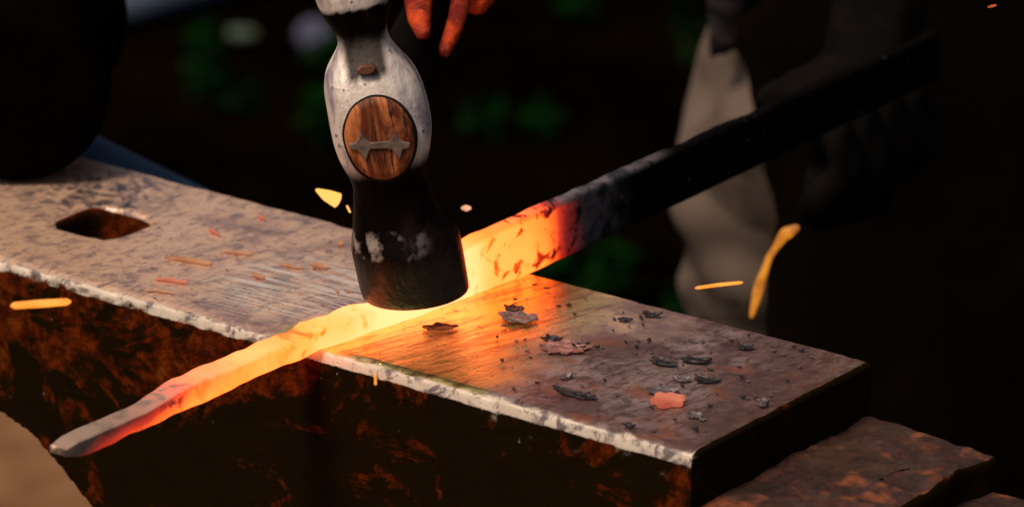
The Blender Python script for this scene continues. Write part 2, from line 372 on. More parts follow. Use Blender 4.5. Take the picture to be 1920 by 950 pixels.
# ------------------------------------------------------------------ hot bar
PB = None
def hot_bar():
    # x pixel, near-bottom y, far-top y, width mm, heat, clean ; read off the photograph then laid in real planes
    st = [(113, 851, 842, 5, .0, .5), (126, 857, 822, 8, .0, .5), (150, 858, 802, 9.0, .12, .9), (185, 845, 787, 9.5, .28, .9), (224, 826, 770, 10, .39, .9), (277, 801, 745, 10, .46, .8),
          (325, 781, 716, 10.5, .57, .5), (365, 765, 692, 11, .68, .8), (409, 745, 671, 11.5, .69, .9), (470, 713, 648, 11, .71, .9), (532, 688, 620, 10.5, .74, .8), (583, 665, 602, 10, .80, .4)]
    on = [(600, 657, 590, 10, .88, .2), (650, 642, 573, 10, .92, .6), (690, 627, 553, 13, .96, .6), (712, 620, None, 13, .97, .8), (745, 609, None, 12, .97, 1), (790, 593, None, 12, 1.0, 1), (835, 576, None, 12, 1.0, 1), (858, 568, None, 10, 1.0, 1)]
    up = [(870, 563, 447, 6, .98, 1), (890, 555, 437, 5.6, .96, .7), (915, 546, 426, 5.4, .84, .15), (950, 531, 409, 5.2, .78, 0), (990, 515, 391, 5.2, .74, 0), (1020, 502, 378, 5.2, .64, 0), (1042, 491, 368, 5.2, .46, 0), (1060, 484, 360, 5.2, .27, .2),
          (1085, 473, 350, 5.2, .10, 0), (1110, 462, 340, 5.2, 0, 0), (1195, 421, 303, 5.2, 0, 0), (1270, 386, 270, 5.2, 0, 0), (1400, 323, 212, 5.2, 0, 0), (1500, 275, 168, 5.2, 0, 0), (1640, 208, 106, 5.2, 0, 0), (1760, 150, 50, 5.2, 0, 0)]
    P = []
    pon = [(atz(x, yb, 0), x, yb, yt, w, h, c) for x, yb, yt, w, h, c in on]
    x0 = pon[0][0].x; 
    for x, yb, yt, w, h, c in st:
        P.append((atp(x, yb, (x0, 0, 0), (1, 0, 0)), x, yb, yt, w, h, c))
    P += pon
    xe = atz(870, 563, 0).x; a = atz(990, 515, 0)
    for x, yb, yt, w, h, c in up:
        b = atz(x, yb, 0) if x <= 990 else atp(x, yb, a, (1, 0, 0))
        P.append((b, x, yb, yt, w, h, c))
    secs = []
    for b, x, yb, yt, w, h, c in P:
        w *= .001
        if yt is None: hh = .0080
        else:
            q = atp(x, yt, b+Vector((-w, 0, 0)), (1, 0, 0)); hh = max(.003, (q.z-b.z)-(0))
            # far edge is met at the same pixel column a bit nearer in y; height follows directly
        secs.append((b, w, hh, h, c))
    if True:
        # densify
        out = []
        for i in range(len(secs)-1):
            (b0, w0, h0, t0, c0), (b1, w1, h1, t1, c1) = secs[i], secs[i+1]
            n = max(1, int((b1-b0).length/.0022))
            for k in range(n):
                f = k/n; out.append((b0.lerp(b1, f), w0+(w1-w0)*f, h0+(h1-h0)*f, t0+(t1-t0)*f, c0+(c1-c0)*f))
        out.append(secs[-1]); secs = out
    NB = 5; prof = []                        # rounded rectangle profile, u 0..1 across (near->far), v 0..1 up
    def side(a, b, n): return [(a[0]+(b[0]-a[0])*k/n, a[1]+(b[1]-a[1])*k/n) for k in range(n)]
    prof = side((0, .03), (0, .96), 12)+side((.0, .96), (.12, 1), 1)+side((.12, 1), (.88, 1), 6)+side((.88, 1), (1, .96), 1)+side((1, .96), (1, .03), 8)+side((1, .03), (.9, 0), 1)+side((.9, 0), (.1, 0), 4)+side((.1, 0), (0, .03), 1)
    vs = []; fs = []; ht = []; cl = []; bc = []; tp = []; N = len(prof)
    for b, w, h, t, c in secs:
        rough = .25+.75*min(1, max(0, (b.y+.06)/.05)) if b.y < 0 else 1
        for u, v in prof:
            p = b+Vector((-w*u, 0, h*v+.0003))
            d = .0006*noise.noise(p*120)+.0010*noise.noise(p*45)
            if v > .5: p.z += d*1.2
            if u < .5: p.x += d*.8
            if v < .5 and b.y < -.002: p.z += d*1.5
            vs.append(p); cold = .0
            if b.y < .0: cold = (.26*min(1, max(0, (-b.y-.035)/.06)))*v+(.05*u)
            if b.y > .05 and v > .95: cold = .14
            if b.y > .0 and t < .97: cold += .05*v
            ht.append(max(0, t-cold)); cl.append(c); tp.append(min(1, max(0, (-b.y-.005)/.04))); bc.append(min(1, max(0, (b.y-.185)/.035)) if v > .93 else min(1, max(0, (b.y-.140)/.05)))
    for i in range(len(secs)-1):
        for k in range(N): a = i*N; fs.append((a+k, a+(k+1) % N, a+N+(k+1) % N, a+N+k))
    fs.append(tuple(range(N))[::-1]); fs.append(tuple(range((len(secs)-1)*N, len(secs)*N)))
    o = mesh('hot_steel_bar', vs, fs, MAT_BAR)
    for nm, d in (('bar_temp', ht), ('bar_clean', cl), ('bar_cold', bc), ('bar_tip', tp)):
        at = o.data.attributes.new(nm, 'FLOAT', 'POINT'); at.data.foreach_set('value', d)
    tag(recenter(o), 'flat steel bar glowing orange across the anvil, dark at both ends', 'steel bar')
    return secs
SECS = hot_bar()

# ------------------------------------------------------------------ hammer
def hammer():
    base = SECS[0]
    hc = atp(779, 549, atz(779, 598, 0)+Vector((-.001, 0, 0)), (1, 0, 0))     # centre of the striking face
    root = empty('hammer', hc); tag(root, 'forging hammer with bright steel cheeks and wooden handle end, striking the glowing bar', 'hammer')
    ang = R(10.4); sx = (Vector((0, 0, 1))*math.cos(ang)-RT*math.sin(ang)).normalized()   # up the head
    ux = (RT*math.cos(ang)+Vector((0, 0, 1))*math.sin(ang)).normalized(); wx = ux.cross(sx)*-1   # wx points to the camera side
    wx = -FH; ux = (wx.cross(sx)*-1).normalized()
    MW = Matrix((( ux.x, -wx.x, sx.x), (ux.y, -wx.y, sx.y), (ux.z, -wx.z, sx.z)))
    S = atd(960, 475, (hc-CAM).dot(FW)); k = (hc-CAM).dot(FW)/FPX               # metres per pixel there
    # s px up the axis, left half width, right half width (px), depth half (px), superellipse power
    prof = [(0, 90, 96, 93, 2), (2, 95, 100, 98, 2), (5, 98, 102, 100, 2), (20, 100, 103, 101, 2), (60, 101, 104, 102, 2), (100, 102, 104, 102, 2), (112, 100, 98, 100, 2.1), (124, 96, 84, 90, 2.3),
            (150, 88, 74, 80, 2.6), (190, 80, 66, 76, 3), (225, 72, 66, 78, 3.4), (250, 78, 74, 84, 3.4), (275, 88, 84, 88, 3.4), (305, 93, 92, 90, 3.3), (340, 93, 93, 90, 3.2), (375, 92, 90, 88, 3.2), (405, 91, 82, 84, 3.1),
            (430, 84, 68, 76, 3), (450, 68, 54, 64, 3), (470, 51, 45, 54, 3), (490, 46, 44, 52, 3), (510, 52, 50, 58, 3), (535, 64, 58, 66, 3), (560, 72, 64, 70, 3), (600, 74, 66, 70, 3), (640, 70, 62, 66, 3), (655, 60, 55, 58, 2.6)]
    K = 96; vs = []; fs = []; rows = []
    s = 0; dense = []
    for a, b in zip(prof, prof[1:]):
        n = max(1, int((b[0]-a[0])/6))
        for q in range(n):
            f = q/n; f2 = f; dense.append(tuple(x+(y-x)*f2 for x, y in zip(a, b)))
    dense.append(prof[-1])
    # smooth the widths a little away from the face
    D = [list(x) for x in dense]
    for _ in range(3):
        D2 = [r[:] for r in D]
        for i in range(8, len(D)-2):
            for c in (1, 2, 3): D2[i][c] = (D[i-1][c]+2*D[i][c]+D[i+1][c])/4
        D = D2
    for s, l, r, d, pw in D:
        for q in range(K):
            a = q/K*2*math.pi; ca, sa = math.cos(a), math.sin(a); e = 2/pw
            x = math.copysign(abs(ca)**e, ca)*(r if ca > 0 else l); y = math.copysign(abs(sa)**e, sa)*d
            p = Vector((x*k, y*k, s*k/.945-x*k*.10*max(0, 1-s/110))); n = 1+.012*noise.noise(p*70)
            vs.append(Vector((p.x*n, p.y*n, p.z)))
    for i in range(len(D)-1):
        for q in range(K): a = i*K; fs.append((a+q, a+(q+1) % K, a+K+(q+1) % K, a+K+q))
    # slightly domed face and top
    vs.append(Vector((0, 0, -.0008))); c0 = len(vs)-1; vs.append(Vector((0, 0, D[-1][0]*k/.945+.002))); c1 = len(vs)-1
    L = (len(D)-1)*K
    for q in range(K): fs.append((c0, (q+1) % K, q)); fs.append((c1, L+q, L+(q+1) % K))
    hm = hammer_material()
    head = mesh('head', vs, fs, hm); head.parent = root
    rot = MW.to_quaternion(); root.rotation_mode = 'QUATERNION'; root.rotation_quaternion = rot
    # eye: dark rim, end grain, wedge   (local y negative is towards the camera)
    zc = 326*k/.945; yf = -88*k
    def disc(name, a, b, zc, y0, y1, mat, par, dome=.0, seg=64, notch=0):
        vs = []; fs = []; rings = [(1, y0), (1, y1*.3+y0*.7), (.97, y1), (.8, y1-dome*.5), (.5, y1-dome*.85), (.2, y1-dome)]
        for sc_, y in rings:
            for q in range(seg):
                t = q/seg*6.2832; w = 1+.02*noise.noise(Vector((math.cos(t)*2, math.sin(t)*2, 1)))
                vs.append(Vector((a*math.cos(t)*sc_*w, y, zc+b*math.sin(t)*sc_*w)))
        for i in range(len(rings)-1):
            for q in range(seg): fs.append((i*seg+q, i*seg+(q+1) % seg, (i+1)*seg+(q+1) % seg, (i+1)*seg+q))
        vs.append(Vector((0, y1-dome, zc))); c = len(vs)-1; i = (len(rings)-1)*seg
        for q in range(seg): fs.append((i+q, i+(q+1) % seg, c))
        fs.append(tuple(range(seg))[::-1])
        o = mesh(name, vs, fs, mat); o.parent = par; o.location = (0, 0, 0); return o
    dark = simple('eye_gap', (.012, .008, .006), .8, 0, .1)
    disc('eye_rim', 69*k, 80*k/.93, zc-6*k, yf+.004, yf-.0012, dark, root)
    hd = empty('handle'); hd.parent = root
    hd.location = (0, 0, 0)
    wm = M('end_grain_wood'); n1 = wm.noise(70, wm.map((1.6, 1, .45)), 6, .65, 1.2); n2 = wm.noise(300, wm.map((2, 1, .3)), 3)
    X, Y, Z = wm.xyz()
    c = wm.mix(wm.step(n1, .36, .64), (.11, .020, .005), (.50, .15, .045)); c = wm.mix(wm.step(n2, .54, .66), c, (.035, .010, .004))
    low = wm.step(wm.math('ADD', Z, wm.math('MULTIPLY', n1, .008)), .064, .056)
    c = wm.mix(wm.math('MULTIPLY', low, .75), c, (.10, .018, .003))
    wm.P_(color=c, rough=.55, spec=.3); wm.bump(wm.math('ADD', n1, n2), .5, .0015)
    disc('handle_end', 65*k, 76*k/.93, zc-3*k, yf+.003, yf-.0022, wm.m, root, dome=.0010)
    # steel cross wedges: a bar and two diamonds
    wmt = simple('wedge_steel', (.13, .085, .065), .7, .1, .4, .4, 300)
    pts = []
    def plate(name, poly, y, th):
        n = len(poly); v = [Vector((x*k, y, zc+z*k/.93)) for x, z in poly]+[Vector((x*k, y-th, zc+z*k/.93)) for x, z in poly]
        f = [tuple(range(n)), tuple(range(2*n-1, n-1, -1))]+[(i, (i+1) % n, n+(i+1) % n, n+i) for i in range(n)]
        o = mesh(name, v, f, wmt, smooth=False); o.parent = root; o.location = (0, 0, 0)
        m = o.modifiers.new('b', 'BEVEL'); m.width = .0004; m.segments = 2; return o
    P = [(-58, -8), (-44, -9), (-36, -20), (-32, -30), (-27, -19), (-20, -8), (8, -7), (20, -10), (25, -22), (29, -29), (34, -20), (38, -10), (52, -6), (54, 3), (40, 5), (34, 12), (29, 30), (24, 14), (18, 6), (-18, 4), (-26, 12), (-32, 28), (-36, 13), (-44, 4), (-58, 2)]
    plate('wedge', [(x, z-11-.16*x) for x, z in P], yf-.0026, .0014)
    bpy.data.objects.remove(hd, do_unlink=True)
    # small worn slot above the eye
    disc('maker_slot', 17*k, 8*k, 446*k/.945, -84*k+.003, -84*k-.0006, simple('slot_rust', (.16, .06, .035), .7, .2, .3, .5, 200), root)
    # handle running back from the eye to the glove
    tgt = atd(826, -20, (hc-CAM).dot(FW)+.12)
    Mi = rot.to_matrix().transposed(); tl = Mi @ (tgt-hc)
    s0 = Vector((0, 60*k, zc)); d = (tl-s0)
    vs = []; fs = []; Q = 32; NS = 24
    d2 = d*1.45
    for i in range(NS+1):
        t = i/NS; p = s0+d2*t; a = .0085*(1+.10*math.sin(t*5)); b = .0125*(1+.10*math.sin(t*5))
        for q in range(Q):
            an = q/Q*6.2832; vs.append(p+Vector((a*math.cos(an), 0, b*math.sin(an))))
    for i in range(NS):
        for q in range(Q): fs.append((i*Q+q, i*Q+(q+1) % Q, (i+1)*Q+(q+1) % Q, (i+1)*Q+q))
    fs.append(tuple(range(Q))[::-1]); fs.append(tuple(range(NS*Q, NS*Q+Q)))
    h = mesh('handle', vs, fs, simple('blackened_ash', (.004, .003, .002), .85, 0, .02)); h.parent = root; h.location = (0, 0, 0)
    h0 = rot.to_matrix() @ s0+hc
    return hc, h0, tgt
HC, H0, HT = hammer()

# ------------------------------------------------------------------ sledge head lying on the heel
def sledge():
    c = atz(30, 352, 0); ax = (FH*1.0).normalized(); r = .0395
    root = empty('sledgehammer', c+Vector((0, 0, 0))); tag(root, 'big round black hammer head lying on the anvil face at the far left', 'sledgehammer')
    mt = simple('black_iron', (.0016, .001, .0006), .9, 0, .0, .3, 60, .2)
    K = 72; vs = []; fs = []
    prof = [(0, .80), (.001, .90), (.004, .965), (.009, 1), (.03, 1), (.04, .86), (.09, .86), (.10, 1), (.121, 1), (.126, .965), (.129, .9), (.13, .8)]
    for y, s in prof:
        for q in range(K):
            a = q/K*6.2832; vs.append(c+ax*y+RT*(r*s*math.cos(a))+Vector((0, 0, r+.0005+r*s*math.sin(a))))
    for i in range(len(prof)-1):
        for q in range(K): fs.append((i*K+q, i*K+(q+1) % K, (i+1)*K+(q+1) % K, (i+1)*K+q))
    fs.append(tuple(range(K))); fs.append(tuple(range((len(prof)-1)*K, len(prof)*K)))
    mesh('head', vs, fs, mt, root)
    vs = []; fs = []; Q = 24; p0 = c+ax*.065+Vector((0, 0, r*1.6)); d = (Vector((0, 0, 1))*.9-RT*.55).normalized()
    for i in range(13):
        t = i/12
        for q in range(Q):
            a = q/Q*6.2832; vs.append(p0+d*(.42*t)+ax*(.017*math.cos(a)*(1-.15*math.sin(t*6)))+RT*(.012*math.sin(a))+Vector((0, 0, .006*math.sin(a))))
    for i in range(12):
        for q in range(Q): fs.append((i*Q+q, i*Q+(q+1) % Q, (i+1)*Q+(q+1) % Q, (i+1)*Q+q))
    fs.append(tuple(range(Q))); fs.append(tuple(range(12*Q, 13*Q)))
    mesh('handle', vs, fs, simple('dark_handle_wood', (.02, .012, .008), .8, 0, .1), root)
sledge()

# ------------------------------------------------------------------ person
def skin_mesh(name, verts, edges, radii, mat, parent=None, sub=2, rootv=0, vox=None):
    me = bpy.data.meshes.new('t'); me.from_pydata([tuple(v) for v in verts], edges, []); o = link('t', me)
    m = o.modifiers.new('s', 'SKIN'); m.use_smooth_shade = True
    for i, r in enumerate(radii):
        s = me.skin_vertices[0].data[i]; s.radius = (r, r) if not isinstance(r, tuple) else r; s.use_root = (i == rootv)
    u = o.modifiers.new('u', 'SUBSURF'); u.levels = sub; u.render_levels = sub
    if vox: remesh(o, vox); sm = o.modifiers.new('sm', 'SMOOTH'); sm.factor = .6; sm.iterations = 4
    return bake(o, name, mat, parent)
def grip_hand(c, a, b, rg, scale=1.0, wrist=None, vox=.0022):
    "closed hand: c centre of the held shaft, a along the shaft (towards the little finger), b from shaft to knuckles, rg shaft radius"
    a = a.normalized(); b = (b-a*b.dot(a)).normalized(); s = a.cross(b).normalized()      # s: side where fingertips close
    V = []; E = []; Rr = []
    def add(p, r, pr=None):
        V.append(p); Rr.append(r*scale); i = len(V)-1
        if pr is not None: E.append((pr, i))
        return i
    rw = rg+.011*scale
    palm = add(c+b*rw*1.0-s*rw*1.1-a*.0, .016)
    if wrist is None: wrist = c+b*.045*scale-s*.075*scale
    wv = add(palm and wrist or wrist, .024, palm)
    lens = [1.0, 1.08, 1.0, .85]
    for f in range(4):
        off = (f-1.5)*.0195*scale; prv = palm
        L = lens[f]; rr = .0092 if f != 3 else .0080
        angs = [-38, 18, 72, 128, 176]
        for j, an in enumerate(angs):
            an2 = R(an*(.94+.06*L))+R(4*(f-1.5)); rad = rw*(1.12 if j in (1,) else 1.0)+(.003 if j < 2 else 0)
            p = c+a*(off*(1-.06*j))+(b*math.cos(an2)+s*math.sin(an2))*rad
            prv = add(p, rr*(1.08-.06*j), prv)
    t0 = add(c-a*.034*scale-s*rw*1.2+b*.006, .0125, palm)
    t1 = add(c-a*.036*scale-s*rw*.7-b*rw*.75, .0105, t0)
    t2 = add(c-a*.026*scale+s*rw*.25-b*rw*1.2, .0095, t1)
    return V, E, Rr, wv
def person():
    root = empty('person', (0, 0, -.66))
    fwd = 1.0
    def pf(x, f, z):   # metres right of the optical axis, forward from the camera foot, height
        return Vector((CAM.x, CAM.y, 0))+RT*x+FH*f+Vector((0, 0, z))
    hipc = pf(.30, 2.62, .22)
    root.location = Vector((hipc.x, hipc.y, -.655))
    tag(root, 'person in khaki trousers and dark apron behind the anvil, holding hammer and bar', 'person')
    skin = simple('skin', (.42, .24, .16), .55, 0, .4, .12, 60)
    # --- body, one continuous surface
    gl = HT; gr_ = atd(1560, 240, (SECS[-1][0]-CAM).dot(FW)+.0)
    k1 = pf(.172, 2.40, -.20); k2 = pf(.44, 2.52, -.18)
    a1 = pf(.170, 2.50, -.585); a2 = pf(.46, 2.62, -.585)
    sh1 = pf(.12, 2.42, .68); sh2 = pf(.46, 2.42, .66); chest = pf(.29, 2.44, .62); neck = pf(.285, 2.37, .76); belly = pf(.30, 2.55, .40)
    w1 = HT+FH*.085+Vector((0, 0, .06))+RT*.02; w2 = gr_+FH*.07+Vector((0, 0, .07))+RT*.03
    el1 = pf(.02, 2.20, .44); el2 = pf(.52, 2.24, .40)
    V = [hipc, belly, chest, neck, pf(.28, 2.33, .84), sh1, el1, w1, sh2, el2, w2, pf(.20, 2.60, .16), k1, a1, a1-FH*.15+Vector((0, 0, -.035)), pf(.40, 2.64, .16), k2, a2, a2-FH*.15+Vector((0, 0, -.035))]
    E = [(0, 1), (1, 2), (2, 3), (3, 4), (2, 5), (5, 6), (6, 7), (2, 8), (8, 9), (9, 10), (0, 11), (11, 12), (12, 13), (13, 14), (0, 15), (15, 16), (16, 17), (17, 18)]
    Rd = [(.15, .11), (.14, .10), (.16, .11), .058, .06, .065, .045, .026, .065, .045, .026, .085, .058, .040, .035, .085, .058, .040, .035]
    skin_mesh('body', V, E, Rd, skin, root, 2, 0, .009)
    # head with face
    hc = pf(.27, 2.31, .93); vs = []; fs = []; NL, NM = 28, 40
    face = -FH*.85+Vector((0, 0, -.5)); face.normalize(); hu = (Vector((0, 0, 1))-face*face.z).normalized(); hs = face.cross(hu)
    for i in range(NL+1):
        th = math.pi*i/NL
        for j in range(NM):
            ph = 2*math.pi*j/NM; x = math.sin(th)*math.cos(ph); y = math.sin(th)*math.sin(ph); z = math.cos(th)
            q = Vector((x*.076, y*.097, z*.118))
            if z < 0: q.x *= 1-.30*z*z; q.y *= 1-.12*z*z
            if y > 0:
                q.y += .020*math.exp(-((q.x/.012)**2+((q.z+.012)/.022)**2))           # nose
                q.y -= .010*math.exp(-(((abs(q.x)-.031)/.014)**2+((q.z-.012)/.011)**2))  # eye sockets
                q.y += .006*math.exp(-((q.x/.024)**2+((q.z+.052)/.007)**2)); q.y += .006*math.exp(-((q.x/.03)**2+((q.z+.095)/.018)**2))
            if abs(y) < .28 and abs(z) < .28: q.x += math.copysign(.013, x)*(1 if abs(x) > .85 else 0)   # ears
            vs.append(hc+hs*q.x+face*q.y+hu*q.z)
    for i in range(NL):
        for j in range(NM): fs.append((i*NM+j, i*NM+(j+1) % NM, (i+1)*NM+(j+1) % NM, (i+1)*NM+j))
    mesh('face', vs, fs, skin, root)
    hv = []; hf = []
    for i in range(15):
        th = math.pi*.56*i/14
        for j in range(NM):
            ph = 2*math.pi*j/NM; x = math.sin(th)*math.cos(ph); y = math.sin(th)*math.sin(ph); z = math.cos(th)
            if y > .45: z = max(z, .45)
            q = Vector((x*.084, y*.104-.006, z*.126)); q *= 1+.03*noise.noise(q*60); hv.append(hc+hs*q.x+face*q.y+hu*q.z)
    for i in range(14):
        for j in range(NM): hf.append((i*NM+j, i*NM+(j+1) % NM, (i+1)*NM+(j+1) % NM, (i+1)*NM+j))
    mesh('hair', hv, hf, simple('dark_hair', (.02, .012, .008), .7), root)
    for s in (-1, 1):
        bm = bmesh.new(); bmesh.ops.create_uvsphere(bm, u_segments=16, v_segments=10, radius=.0115)
        p = hc+hs*(.031*s)+face*.080+hu*.012; me = bpy.data.meshes.new('eye'); 
        for v in bm.verts: v.co += p
        bm.to_mesh(me); bm.free(); me.materials.append(simple('eye_white', (.6, .58, .55), .3)); o = link('eye', me, root); o.location = -root.location
    # --- trousers
    def disp(o, amp, fr, stretch=(1, 1, 1), amp2=0, fr2=1):
        o.data.update(); nr = [v.normal.copy() for v in o.data.vertices]
        for v, n in zip(o.data.vertices, nr):
            q = Vector((v.co.x*stretch[0], v.co.y*stretch[1], v.co.z*stretch[2]))
            r = noise.noise(q*fr)*1.4+.3*noise.noise(q*fr*2.3)
            v.co += n*(amp*r+amp2*noise.noise(q*fr2))
    m = M('khaki_cotton'); n1 = m.noise(16, m.map((1, 1, 1.4)), 4, .5, .8); n2 = m.noise(900, None, 2)
    m.P_(color=m.mix(m.step(n1, .38, .60), (.035, .024, .018), (.135, .095, .074)), rough=.95, spec=.05); m.bump(m.math('ADD', n1, m.math('MULTIPLY', n2, .3)), .3, .004)  # dark noise patches paint the shade of folds into the cloth
    V = [hipc, pf(.20, 2.60, .16), pf(.166, 2.43, -.05), pf(.157, 2.42, -.146), pf(.162, 2.46, -.30), a1+Vector((0, 0, .03)), pf(.40, 2.64, .16), k2, a2+Vector((0, 0, .03)), belly+Vector((0, 0, -.06))]
    E = [(0, 1), (1, 2), (2, 3), (3, 4), (4, 5), (0, 6), (6, 7), (7, 8), (0, 9)]
    o = skin_mesh('trousers', V, E, [(.165, .125),   .102, .071, .076, .070, .066, .102, .082, .068, (.155, .115)], m.m, root, 2, 0, .006); disp(o, .010, 8, (1, 1, 1.6), .007, 24)
    # --- shirt
    m = M('grey_work_shirt'); n1 = m.noise(14, m.map((1, 1, .6), (.4, 0, .3)), 5, .6, 1.0)
    m.P_(color=m.mix(m.step(n1, .40, .56), (.006, .0045, .0048), (.105, .078, .080)), rough=.9, spec=.1); m.bump(n1, .5, .01)
    tailm = m.m; m = M('dark_work_shirt'); n1 = m.noise(14, None, 5, .6, 1.0); m.P_(color=m.mix(m.step(n1, .45, .6), (.003, .002, .002), (.009, .006, .006)), rough=.95, spec=.02)
    V = [belly+Vector((0, 0, -.22)), belly, chest, pf(.286, 2.38, .70), sh1, el1, sh2, el2, w1*.35+el1*.65, w2*.35+el2*.65]
    o = skin_mesh('shirt', V, [(0, 1), (1, 2), (2, 3), (2, 4), (4, 5), (2, 6), (6, 7), (5, 8), (7, 9)], [(.17, .125), (.165, .12), (.175, .122), .07, .085, .062, .085, .062, .056, .056], m.m, root, 2, 0, .007)
    disp(o, .012, 9, (1, 1, .6), .004, 30)
    # --- loose shirt tail hanging over the left thigh in folds
    vs = []; fs = []; A, B = 40, 50
    for j in range(B+1):
        v = j/B
        for i in range(A+1):
            u = i/A; x = .088+.30*u+.012*v; z = .20-.262*v-.030*u*v+.02*math.sin(u*9)*v
            f = 2.40-.03*math.sin(u*math.pi)+.012*math.sin(u*31+v*4+2*noise.noise(Vector((u*5, v*3, 0))))*(.4+v)
            vs.append(pf(x, f, z))
    for j in range(B):
        for i in range(A): a = j*(A+1)+i; fs.append((a, a+1, a+A+2, a+A+1))
    o = mesh('shirt_tail', vs, fs, tailm, root); s = o.modifiers.new('s', 'SOLIDIFY'); s.thickness = .002
    tab = [(.41, .16), (.02, .142), (-.01, .135), (-.036, .108), (-.06, .118), (-.10, .125), (-.13, .133), (-.165, .128), (-.39, .14)]  # apron's left edge, jutting out to stand in for shadow under the shirt tail
    def pl(z):
        for (z0, x0), (z1, x1) in zip(tab, tab[1:]):
            if z <= z0 and z >= z1: t = (z0-z)/(z0-z1); t = t*t*(3-2*t); return x0+(x1-x0)*t
        return .14
    # --- apron: curved leather sheet hanging in front of the legs
    vs = []; fs = []; A, B = 48, 60
    for j in range(B+1):
        v = j/B
        for i in range(A+1):
            u = i/A; z = .40-.78*v; left = pl(z); x = left+(.60-left)*u
            f = 2.285+.055*(2*u-1)**2+.006*math.sin(u*22+v*2)+.010*noise.noise(Vector((u*4, v*5, 0)))
            vs.append(pf(x, f, z))
    for j in range(B):
        for i in range(A): a = j*(A+1)+i; fs.append((a, a+1, a+A+2, a+A+1))
    m = M('black_leather'); n1 = m.noise(22, None, 5); m.P_(color=m.mix(m.step(n1, .5, .75), (.0028, .0013, .0001), (.0080, .0040, .0003)), rough=.9, spec=.04); m.bump(n1, .4, .004)
    o = mesh('apron', vs, fs, m.m, root); s = o.modifiers.new('s', 'SOLIDIFY'); s.thickness = .004
    # --- gloves
    mo = M('glow_lit_leather'); n1 = mo.noise(45, None, 4); n2 = mo.noise(150, mo.map((1, 1, 2.5)), 5, .7, 1); mo.P_(color=mo.mix(mo.step(n2, .55, .68), mo.mix(mo.step(n1, .38, .62), (.14, .004, .001), (.62, .060, .003)), (.03, .003, .001)), rough=.6, spec=.3); mo.bump(mo.math('ADD', n1, n2), .6, .003)  # orange is the bar's glow on the hand, painted into the leather
    DH = (HT-CAM).dot(FW)
    def gp(x, y, dz): return atd(x, y, DH+dz*.8-.12*(y+20)/270)
    kk = DH/FPX; hv_ = [w1, gp(872, -95, .01), gp(842, -150, .0)]; he = [(0, 1), (1, 2)]; hr = [.026, .020, .017]
    chains = [  # four fingers curling over the handle, then the thumb from the side of the palm
        [(812, -105, -.03, 36), (788, -55, -.055, 35), (784, -5, -.066, 31), (786, 40, -.064, 25), (795, 72, -.058, 16)],
        [(850, -95, -.02, 30), (826, -60, -.040, 27), (815, -38, -.050, 24), (812, -22, -.05, 20)],
        [(880, -70, -.012, 28), (868, -30, -.030, 25), (862, 16, -.036, 21), (849, 60, -.036, 19), (829, 104, -.030, 15)],
        [(915, -85, .0, 34), (912, -40, -.010, 36), (903, -12, -.012, 33), (885, 16, -.010, 26)],
        [(905, -160, .0, 32), (850, -205, -.02, 28), (800, -190, -.028, 25), (775, -160, -.030, 20)]]
    for ch in chains:
        prv = 1
        for x, y, dz, rp in ch: hv_.append(gp(x, y, dz)); hr.append(rp*kk); he.append((prv, len(hv_)-1)); prv = len(hv_)-1
    o = skin_mesh('glove', hv_, he, hr, mo.m, root, 1, 0, .0018); o['label'] = 'leather glove with orange glow painted on, gripping the hammer handle'
    pz = SECS[-6][0]
    c = gr_
    mb = simple('black_glove_leather', (.004, .0028, .002), .85, 0, .04, .5, 60)
    hv_, he, hr, wv = grip_hand(c, (SECS[-1][0]-SECS[-4][0])*-1, -FH*.6+RT*.6+Vector((0, 0, -.55)), .013, 1.15, w2)
    o = skin_mesh('glove', hv_, he, hr, mb, root, 1, 0, .0022); o['label'] = 'black leather glove holding the cold end of the bar'
    for a in (a1, a2):
        V = [a+Vector((0, 0, .06)), a+Vector((0, 0, -.01)), a-FH*.10+Vector((0, 0, -.035)), a-FH*.18+Vector((0, 0, -.04)), a+FH*.05+Vector((0, 0, -.03))]
        skin_mesh('boot', V, [(0, 1), (1, 2), (2, 3), (1, 4)], [.055, .055, .045, .032, .040], simple('boot_leather', (.02, .012, .008), .6), root, 2, 1)
person()

